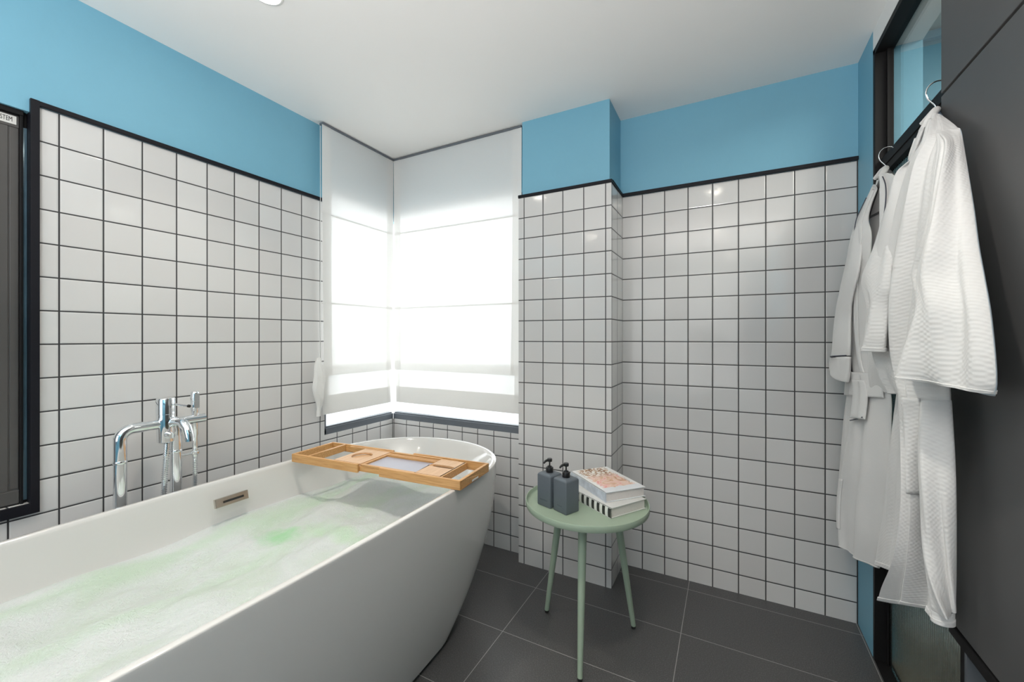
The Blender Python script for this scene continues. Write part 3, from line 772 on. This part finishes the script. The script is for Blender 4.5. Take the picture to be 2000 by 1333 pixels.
# each entry: rows from top to bottom of (far edge point, near edge point, half thickness) of one cloth piece
ROBE = {
'N_left':[[[2.405,-0.6735,1.7315],[2.42,-0.6283,1.7509],0.005],[[2.395,-0.6465,1.6807],[2.41,-0.6291,1.6976],0.009],[[2.39,-0.6127,1.6479],[2.405,-0.6262,1.6707],0.016],[[2.385,-0.5831,1.6221],[2.4,-0.6363,1.6442],0.022],[[2.375,-0.4982,1.536],[2.39,-0.6793,1.5414],0.026],[[2.37,-0.4089,1.4473],[2.385,-0.6473,1.4069],0.028],[[2.37,-0.3986,1.3054],[2.385,-0.6124,1.2911],0.028],[[2.375,-0.4283,1.1786],[2.385,-0.5755,1.1822],0.024],[[2.385,-0.4637,1.0963],[2.39,-0.5764,1.106],0.02],[[2.395,-0.4865,1.0467],[2.4,-0.5705,1.0574],0.014]],
'N_main':[[[2.432,-0.6419,1.7755],[2.445,-0.6481,1.7641],0.006],[[2.415,-0.6803,1.7261],[2.44,-0.7355,1.6976],0.016],[[2.405,-0.6973,1.6847],[2.435,-0.7755,1.6556],0.024],[[2.395,-0.6722,1.6475],[2.43,-0.8006,1.5957],0.032],[[2.385,-0.6231,1.5581],[2.425,-0.8316,1.4927],0.036],[[2.38,-0.5745,1.4332],[2.42,-0.8239,1.4079],0.038],[[2.38,-0.5427,1.2958],[2.415,-0.8112,1.2995],0.038],[[2.385,-0.5363,1.1813],[2.415,-0.7879,1.1876],0.036],[[2.395,-0.547,1.1037],[2.415,-0.7759,1.1124],0.032],[[2.4,-0.5705,1.0504],[2.415,-0.7783,1.0701],0.03],[[2.4,-0.6095,0.9546],[2.42,-0.7539,0.9755],0.028],[[2.395,-0.6465,0.8377],[2.42,-0.7283,0.8556],0.028],[[2.39,-0.6436,0.719],[2.42,-0.7151,0.7479],0.028],[[2.39,-0.6091,0.6088],[2.42,-0.7151,0.6554],0.028],[[2.39,-0.5218,0.4935],[2.42,-0.7151,0.5872],0.028],[[2.39,-0.4884,0.4411],[2.42,-0.707,0.5569],0.028]],
'N_flap':[[[2.39,-0.7218,1.0569],[2.415,-0.7832,1.0696],0.022],[[2.38,-0.7396,0.9434],[2.412,-0.806,0.9637],0.026],[[2.375,-0.7616,0.8528],[2.41,-0.8186,0.8723],0.028],[[2.372,-0.7798,0.7433],[2.41,-0.8209,0.768],0.028],[[2.372,-0.8071,0.6501],[2.41,-0.8209,0.6684],0.026],[[2.375,-0.8212,0.5843],[2.41,-0.8117,0.5876],0.024]],
'N_sleeve':[[[2.428,-0.6937,1.7219],[2.437,-0.763,1.679],0.014],[[2.4,-0.7703,1.6482],[2.432,-0.7928,1.632],0.028],[[2.385,-0.798,1.5083],[2.42,-0.8636,1.4822],0.034],[[2.375,-0.7922,1.4304],[2.412,-0.9044,1.3929],0.038],[[2.37,-0.7548,1.3666],[2.408,-0.9369,1.3232],0.041],[[2.37,-0.7807,1.2808],[2.403,-0.9689,1.258],0.043],[[2.37,-0.7458,1.186],[2.4,-0.9913,1.183],0.045],[[2.37,-0.7244,1.141],[2.4,-0.9962,1.1326],0.046],[[2.37,-0.7244,1.1275],[2.4,-0.9897,1.1088],0.046]],
'N_farsleeve':[[[2.365,-0.5501,1.5247],[2.37,-0.6112,1.5094],0.012],[[2.35,-0.507,1.4315],[2.36,-0.6177,1.4207],0.02],[[2.345,-0.474,1.3808],[2.355,-0.6209,1.3459],0.024],[[2.345,-0.5086,1.2992],[2.355,-0.6051,1.2926],0.022],[[2.345,-0.474,1.2251],[2.35,-0.604,1.2169],0.024],[[2.345,-0.4534,1.1711],[2.35,-0.5916,1.171],0.025]],
'N_middle':[[[2.42,-0.4447,1.0462],[2.42,-0.6125,1.0638],0.012],[[2.42,-0.3974,0.912],[2.42,-0.5963,0.954],0.014],[[2.42,-0.3562,0.7663],[2.42,-0.5963,0.8462],0.016],[[2.42,-0.3322,0.6525],[2.42,-0.5796,0.7387],0.018],[[2.42,-0.3025,0.541],[2.42,-0.5796,0.6431],0.02],[[2.42,-0.282,0.459],[2.42,-0.5796,0.5638],0.02]],
'F_left':[[[2.445,-0.1134,1.7672],[2.435,-0.1835,1.7262],0.006],[[2.435,-0.0492,1.7103],[2.42,-0.1823,1.6785],0.01],[[2.425,-0.0046,1.6725],[2.41,-0.1892,1.624],0.014],[[2.415,-0.0001,1.5906],[2.4,-0.2667,1.5541],0.018],[[2.41,-0.0013,1.4704],[2.395,-0.271,1.4419],0.022],[[2.405,-0.0101,1.3293],[2.4,-0.2724,1.3126],0.024],[[2.4,-0.019,1.1293],[2.405,-0.3059,1.1342],0.024],[[2.4,0.0118,1.0062],[2.42,-0.3748,1.0426],0.024],[[2.395,0.0431,0.8825],[2.42,-0.3839,0.9408],0.026],[[2.39,0.0594,0.7727],[2.42,-0.3748,0.8595],0.028],[[2.385,0.0679,0.6672],[2.42,-0.3609,0.779],0.03],[[2.385,0.0943,0.5532],[2.42,-0.3322,0.6771],0.032],[[2.385,0.0854,0.4545],[2.42,-0.3075,0.5599],0.032],[[2.385,0.0423,0.4052],[2.42,-0.2715,0.459],0.032],[[2.385,0.0255,0.398],[2.42,-0.2609,0.4367],0.032]],
'F_sleeve':[[[2.415,-0.0503,1.6661],[2.405,-0.168,1.6117],0.008],[[2.4,-0.0487,1.6077],[2.385,-0.2318,1.5458],0.014],[[2.385,-0.0385,1.4927],[2.37,-0.2622,1.4451],0.02],[[2.375,-0.0008,1.3817],[2.36,-0.218,1.3498],0.022],[[2.37,0.024,1.2936],[2.36,-0.1974,1.2805],0.024],[[2.365,0.0414,1.1882],[2.355,-0.2148,1.1878],0.026],[[2.365,0.0687,1.1245],[2.355,-0.2078,1.1459],0.027]],
'F_cuff':[[[2.365,0.078,1.1198],[2.355,-0.2078,1.1423],0.029],[[2.365,0.0873,1.0725],[2.355,-0.1937,1.0759],0.03],[[2.365,0.0414,1.0612],[2.355,-0.1794,1.0489],0.026]],
'F_right':[[[2.44,-0.2495,1.7629],[2.44,-0.3133,1.7354],0.01],[[2.43,-0.2884,1.714],[2.435,-0.4238,1.6655],0.014],[[2.415,-0.3468,1.6242],[2.43,-0.4654,1.5814],0.018],[[2.405,-0.3762,1.4976],[2.42,-0.4771,1.4762],0.02],[[2.4,-0.3418,1.4065],[2.42,-0.4488,1.3911],0.022],[[2.4,-0.2779,1.278],[2.42,-0.4278,1.2712],0.022],[[2.4,-0.2497,1.1399],[2.42,-0.4193,1.1172],0.022],[[2.41,-0.2303,1.025],[2.42,-0.3929,1.04],0.018]],
'F_back':[[[2.452,-0.1141,1.7824],[2.455,-0.2521,1.7489],0.003],[[2.452,-0.0472,1.7122],[2.455,-0.2521,1.6875],0.003],[[2.45,-0.0366,1.6182],[2.455,-0.2422,1.5875],0.003],[[2.44,-0.0792,1.4571],[2.45,-0.2312,1.4348],0.003],[[2.435,-0.1129,1.2842],[2.445,-0.23,1.279],0.003]],
}
def lerp_rows(rows, v):
    n = len(rows)-1; f = min(max(v, 0), 1)*n; i = min(int(f), n-1); u = f-i
    def cr(a, b, c, d):
        return [.5*((2*q)+(-p+r)*u+(2*p-5*q+4*r-s_)*u*u+(-p+3*q-3*r+s_)*u**3) for p, q, r, s_ in zip(a, b, c, d)]
    g = lambda k: rows[min(max(k, 0), n)]
    r = [g(i-1), g(i), g(i+1), g(i+2)]
    return Vector(cr(*[x[0] for x in r])), Vector(cr(*[x[1] for x in r])), max(.002, cr(*[[x[2]] for x in r])[0])
class Cloth:
    """a hanging tube of cloth: flattened, folded sections strung between its two edges"""
    def __init__(s, key, folds=3, amp=.012, phase=0, power=.62, drift=1.0):
        s.rows = ROBE[key]; s.folds = folds; s.amp = amp; s.ph = phase; s.pw = power; s.dr = drift
    def at(s, sx, v, front=True, off=0):
        L, Rr, t = lerp_rows(s.rows, v)
        d = (Rr-L); dh = Vector((d.x, d.y, 0)).normalized(); n = Vector((dh.y, -dh.x, 0))
        if n.x > 0: n = -n
        if sx <= 0: side = 0
        k = max(0.0, 1-(2*sx-1)**2)**s.pw
        fl = s.amp*min(1, .25+v*1.1)*(math.sin(2*PI*s.folds*sx+s.ph+s.dr*v*2.2)+.45*math.sin(2*PI*s.folds*1.9*sx+2.1*s.ph-v*3)+.3*math.sin(2*PI*s.folds*.5*sx+v*5))
        w_ = min(1, 5*sx*(1-sx))
        m_ = mn.noise(L*3+Vector((sx*3, v*2, s.ph)))*.010*w_
        if front: q = t*k+(fl*w_+m_)*min(1, t/.018)+off
        else: q = -t*k*.55+off*-1
        return L+d*sx+n*q
    def mesh(s, nu=44, nv=110, v0=0, v1=1, grow=0, close_top=True, drop=0, back_mi=0):
        m = MB(); rings = []
        for i in range(nv+1):
            v = v0+(v1-v0)*i/nv; ring = []
            for j in range(nu): ring.append(s.at((1-math.cos(PI*j/nu))/2, v, True, grow))
            for j in range(nu):
                p = s.at((1+math.cos(PI*j/nu))/2, v, False, grow)
                p.z -= drop*math.sin(PI*j/nu)*max(0, v-.7)/.3
                ring.append(p)
            rings.append(ring)
        m.loft(rings, True, close_top, False)
        if back_mi:
            for k in range(nv):
                for j in range(nu, 2*nu): m.mi[k*2*nu+j] = back_mi
        return m
    def patch(s, sa, sb, v0, v1, off, nu=14, nv=50, wob=0):
        """strip lying on the front: sa(v), sb(v) give its sideways extent"""
        m = MB(); rings = []
        for i in range(nv+1):
            v = v0+(v1-v0)*i/nv; a, b = sa(v), sb(v)
            rings.append([s.at(a+(b-a)*j/nu, v, True, off+wob*math.sin(PI*j/nu)) for j in range(nu+1)])
        m.loft(rings, False); return m
    def line(s, f, v0, v1, off, r, n=40):
        m = MB(); m.tube([s.at(f(v0+(v1-v0)*i/n), v0+(v1-v0)*i/n, True, off) for i in range(n+1)], r, 8); return m
    def hemline(s, v, off, r, s0=.02, s1=.98, n=50):
        m = MB(); m.tube([s.at(s0+(s1-s0)*i/n, v, True, off) for i in range(n+1)], r, 8); return m
WF, CT = M['waffle'], M['cotton']
c_ = lambda a: (lambda v: a)
def lin(a, b, v0=0, v1=1): return lambda v: a+(b-a)*min(max((v-v0)/(v1-v0), 0), 1)

# near robe
def wire_hook(x, y, z, mat_, parent, dx=0):
    P_ = [(x, y, z), (x, y, z+.014), (x-.014, y, z+.034), (x-.018, y, z+.052), (x-.011, y, z+.069), (x+.005, y, z+.077), (x+.024, y, z+.071), (x+.033, y, z+.056), (x+.032, y, z+.047)]
    pts = []
    for i in range(len(P_)-1):
        a, b, c, d = [Vector(P_[min(max(k, 0), len(P_)-1)]) for k in (i-1, i, i+1, i+2)]
        for k in range(5):
            u = k/5; pts.append(.5*((2*b)+(-a+c)*u+(2*a-5*b+4*c-d)*u*u+(-a+3*b-3*c+d)*u**3))
    pts.append(Vector(P_[-1]))
    m = MB(); m.tube(pts, .0019, 10); return m.build('hook', mat_, parent)
def hanger(label, ctr, e1, e2, material, rod=None):
    t = thing('clothes_hanger', label, 'clothes hanger', ctr)
    o = Vector(ctr)
    m = MB(); rings = []
    for i in range(25):
        f = i/24*2-1; e = Vector(e2 if f > 0 else e1)-o; a = abs(f)
        p = Vector((e.x*a, e.y*a, e.z*(a**1.35)))
        hgt = .020*(1-.45*a); th = .006*(1+.5*a)
        d = Vector((e.x, e.y, 0)).normalized(); n = Vector((d.y, -d.x, 0))
        if n.x > 0: n = -n
        rings.append([p+n*th*math.cos(2*PI*k/14)+Vector((0, 0, hgt*math.sin(2*PI*k/14)-.010)) for k in range(14)])
    m.loft(rings, True, True, True); m.build('shoulders', material, t)
    if rod:
        m = MB(); m.tube([Vector(rod[0])-o, Vector(rod[1])-o], .0042, 10); m.build('trouser_bar', material, t)
    m = MB(); m.lathe([(.008, -.004), (.009, .002), (.006, .010), (.003, .011)], n=18); m.build('hook_collar', M['white'], t)
    wire_hook(0, 0, .006, M['chrome'], t)
    return t
hanger('blue-grey clothes hanger on the door bar, carrying the big waffle robe', (2.458, -.575, 1.803), (2.440, -.42, 1.70), (2.445, -.665, 1.735), mat('slate_blue_hanger', (.10, .14, .19), .4))
hanger('dark grey clothes hanger with trouser bar, carrying the robe with dark piping', (2.456, -.197, 1.784), (2.445, -.02, 1.672), (2.440, -.36, 1.70), mat('dark_grey_hanger', (.075, .07, .068), .45), ((2.450, -.012, 1.668), (2.447, -.26, 1.643)))

t = thing('bathrobe', 'large white waffle bathrobe on the hanger nearest the viewer, wide sleeve over the dark panel', 'bathrobe', (0, 0, 0))
main = Cloth('N_main', 2.6, .017, .6); left = Cloth('N_left', 1.4, .006, 2.0); slv = Cloth('N_sleeve', 1.7, .016, 1.2, .7)
fsl = Cloth('N_farsleeve', 1.2, .006, .4); mid = Cloth('N_middle', 2.0, .006, 3)
main.mesh(52, 150).build('body', WF, t, solid=.003)
left.mesh(36, 90).build('front_panel', WF, t, solid=.003)
mid.mesh(36, 60).build('front_panel', WF, t, solid=.003)
sl = slv.mesh(48, 110, drop=.014, back_mi=1).build('sleeve', [WF, M['lining']], t, solid=.003)
flap = Cloth('N_flap', 1.5, .009, 2.6)
flap.mesh(40, 90).build('front_panel', WF, t, solid=.003)
flap.mesh(40, 5, .955, 1, .0022, False).build('hem', WF, t, solid=.003)
slv.mesh(48, 8, .955, 1, .002, False).build('cuff', WF, sl, solid=.003)
fs = fsl.mesh(32, 70).build('sleeve', WF, t, solid=.003)
fsl.mesh(32, 6, .93, 1, .002, False).build('cuff', WF, fs, solid=.003)
m = main.mesh(52, 6, .972, 1, .0022, False); m.build('hem', WF, t, solid=.003)
mid.mesh(36, 5, .95, 1, .0022, False).build('hem', WF, t, solid=.003)
# shawl collar: thick rolled strip along both front edges
main.patch(lin(.03, .03), lin(.42, .16, 0, .4), .03, .40, .003, wob=.004).build('collar', CT, t, solid=.004)
left.patch(lin(.45, .60), lin(.97, .97), 0.05, .62, .002, wob=.003).build('collar', CT, t, solid=.003)
m = MB()   # roll of the collar round the neck
m.tube([(2.440, -.548, 1.790), (2.452, -.570, 1.803), (2.452, -.600, 1.800), (2.440, -.622, 1.786), (2.428, -.632, 1.765), (2.415, -.628, 1.740)], [.006, .008, .009, .009, .009, .007], 12)
m.build('collar', CT, t)
main.patch(lin(.60, .60), lin(.79, .79), .60, .745, .006, wob=.002, nv=24).build('belt_end', WF, t, solid=.004)

# far robe
t = thing('bathrobe', 'white bathrobe with dark piping on the far hanger, beside the tiled corner', 'bathrobe', (0, 0, 0))
fl = Cloth('F_left', 2.4, .010, .3); fsv = Cloth('F_sleeve', 1.2, .005, 1.8); fcf = Cloth('F_cuff', 1.2, .004, 1.8)
frt = Cloth('F_right', 1.6, .005, .9); fbk = Cloth('F_back', 1, .001, 0)
fl.mesh(44, 140).build('body', CT, t, solid=.003)
frt.mesh(32, 80).build('front_panel', CT, t, solid=.003)
fbk.mesh(16, 50).build('back_panel', CT, t)
s1 = fsv.mesh(36, 90).build('sleeve', CT, t, solid=.003)
cf = fcf.mesh(36, 12, 0, 1, .001, False).build('cuff', CT, s1, solid=.003)
fsv.hemline(.995, .003, .0018).build('piping', M['piping'], s1)
fl.mesh(44, 6, .965, 1, .002, False).build('hem', CT, t, solid=.003)
fl.patch(lin(.62, .45, 0, .45), lin(.97, .80, 0, .45), 0, .46, .003, wob=.004).build('collar', CT, t, solid=.003)
fl.line(lin(.60, .42, 0, .45), .04, .40, .0075, .0016).build('piping', M['piping'], t)
frt.patch(lin(.04, .04), lin(.55, .40), 0, .75, .003, wob=.005).build('collar', CT, t, solid=.003)
frt.line(lin(.58, .42), .04, .45, .0078, .0016).build('piping', M['piping'], t)
m = MB(); m.tube([(2.432, -.175, 1.770), (2.445, -.200, 1.786), (2.446, -.235, 1.782), (2.436, -.255, 1.765), (2.425, -.262, 1.745)], [.006, .009, .010, .010, .008], 12); m.build('collar', CT, t)
# patch pocket low on the body and the tied belt bunched at the waist
pk = fl.patch(lin(.14, .10), lin(.44, .40), .74, .875, .004, nv=24); pk.build('pocket', CT, t, solid=.003)
bt = fl.patch(lin(.02, .02), lin(.97, .97), .455, .515, .007, nu=40, nv=14, wob=.006); bt.build('belt', CT, t, solid=.004)
bt = fl.patch(lin(.42, .56), lin(.80, .82), .475, .565, .013, nu=20, nv=20, wob=.010); bt.build('belt', CT, t, solid=.004)
m = MB(); m.tube([fl.at(.50, .572, True, .013), fl.at(.62, .566, True, .020), fl.at(.80, .560, True, .019)], .0018, 8); m.build('piping', M['piping'], t)
e = fl.rows[-1]
def strip(p, wv, h, name, mt):
    p = (p[0], p[1], p[2])
    mm = MB(); mm.loft([[(p[0], p[1]-wv/2, p[2]), (p[0]-.004, p[1], p[2]), (p[0], p[1]+wv/2, p[2]), (p[0]+.004, p[1], p[2])], [(p[0], p[1]-wv/2*.8, p[2]-h), (p[0]-.004, p[1], p[2]-h*1.05), (p[0], p[1]+wv/2*.8, p[2]-h*1.1), (p[0]+.004, p[1], p[2]-h)]], True, True, True, smooth=False)
    return mm.build(name, mt, t, bevel=.001)
strip((2.43, -.172, .566), .036, .060, 'belt_end', M['tape'])
strip((2.43, -.315, .575), .034, .085, 'belt_end', CT)
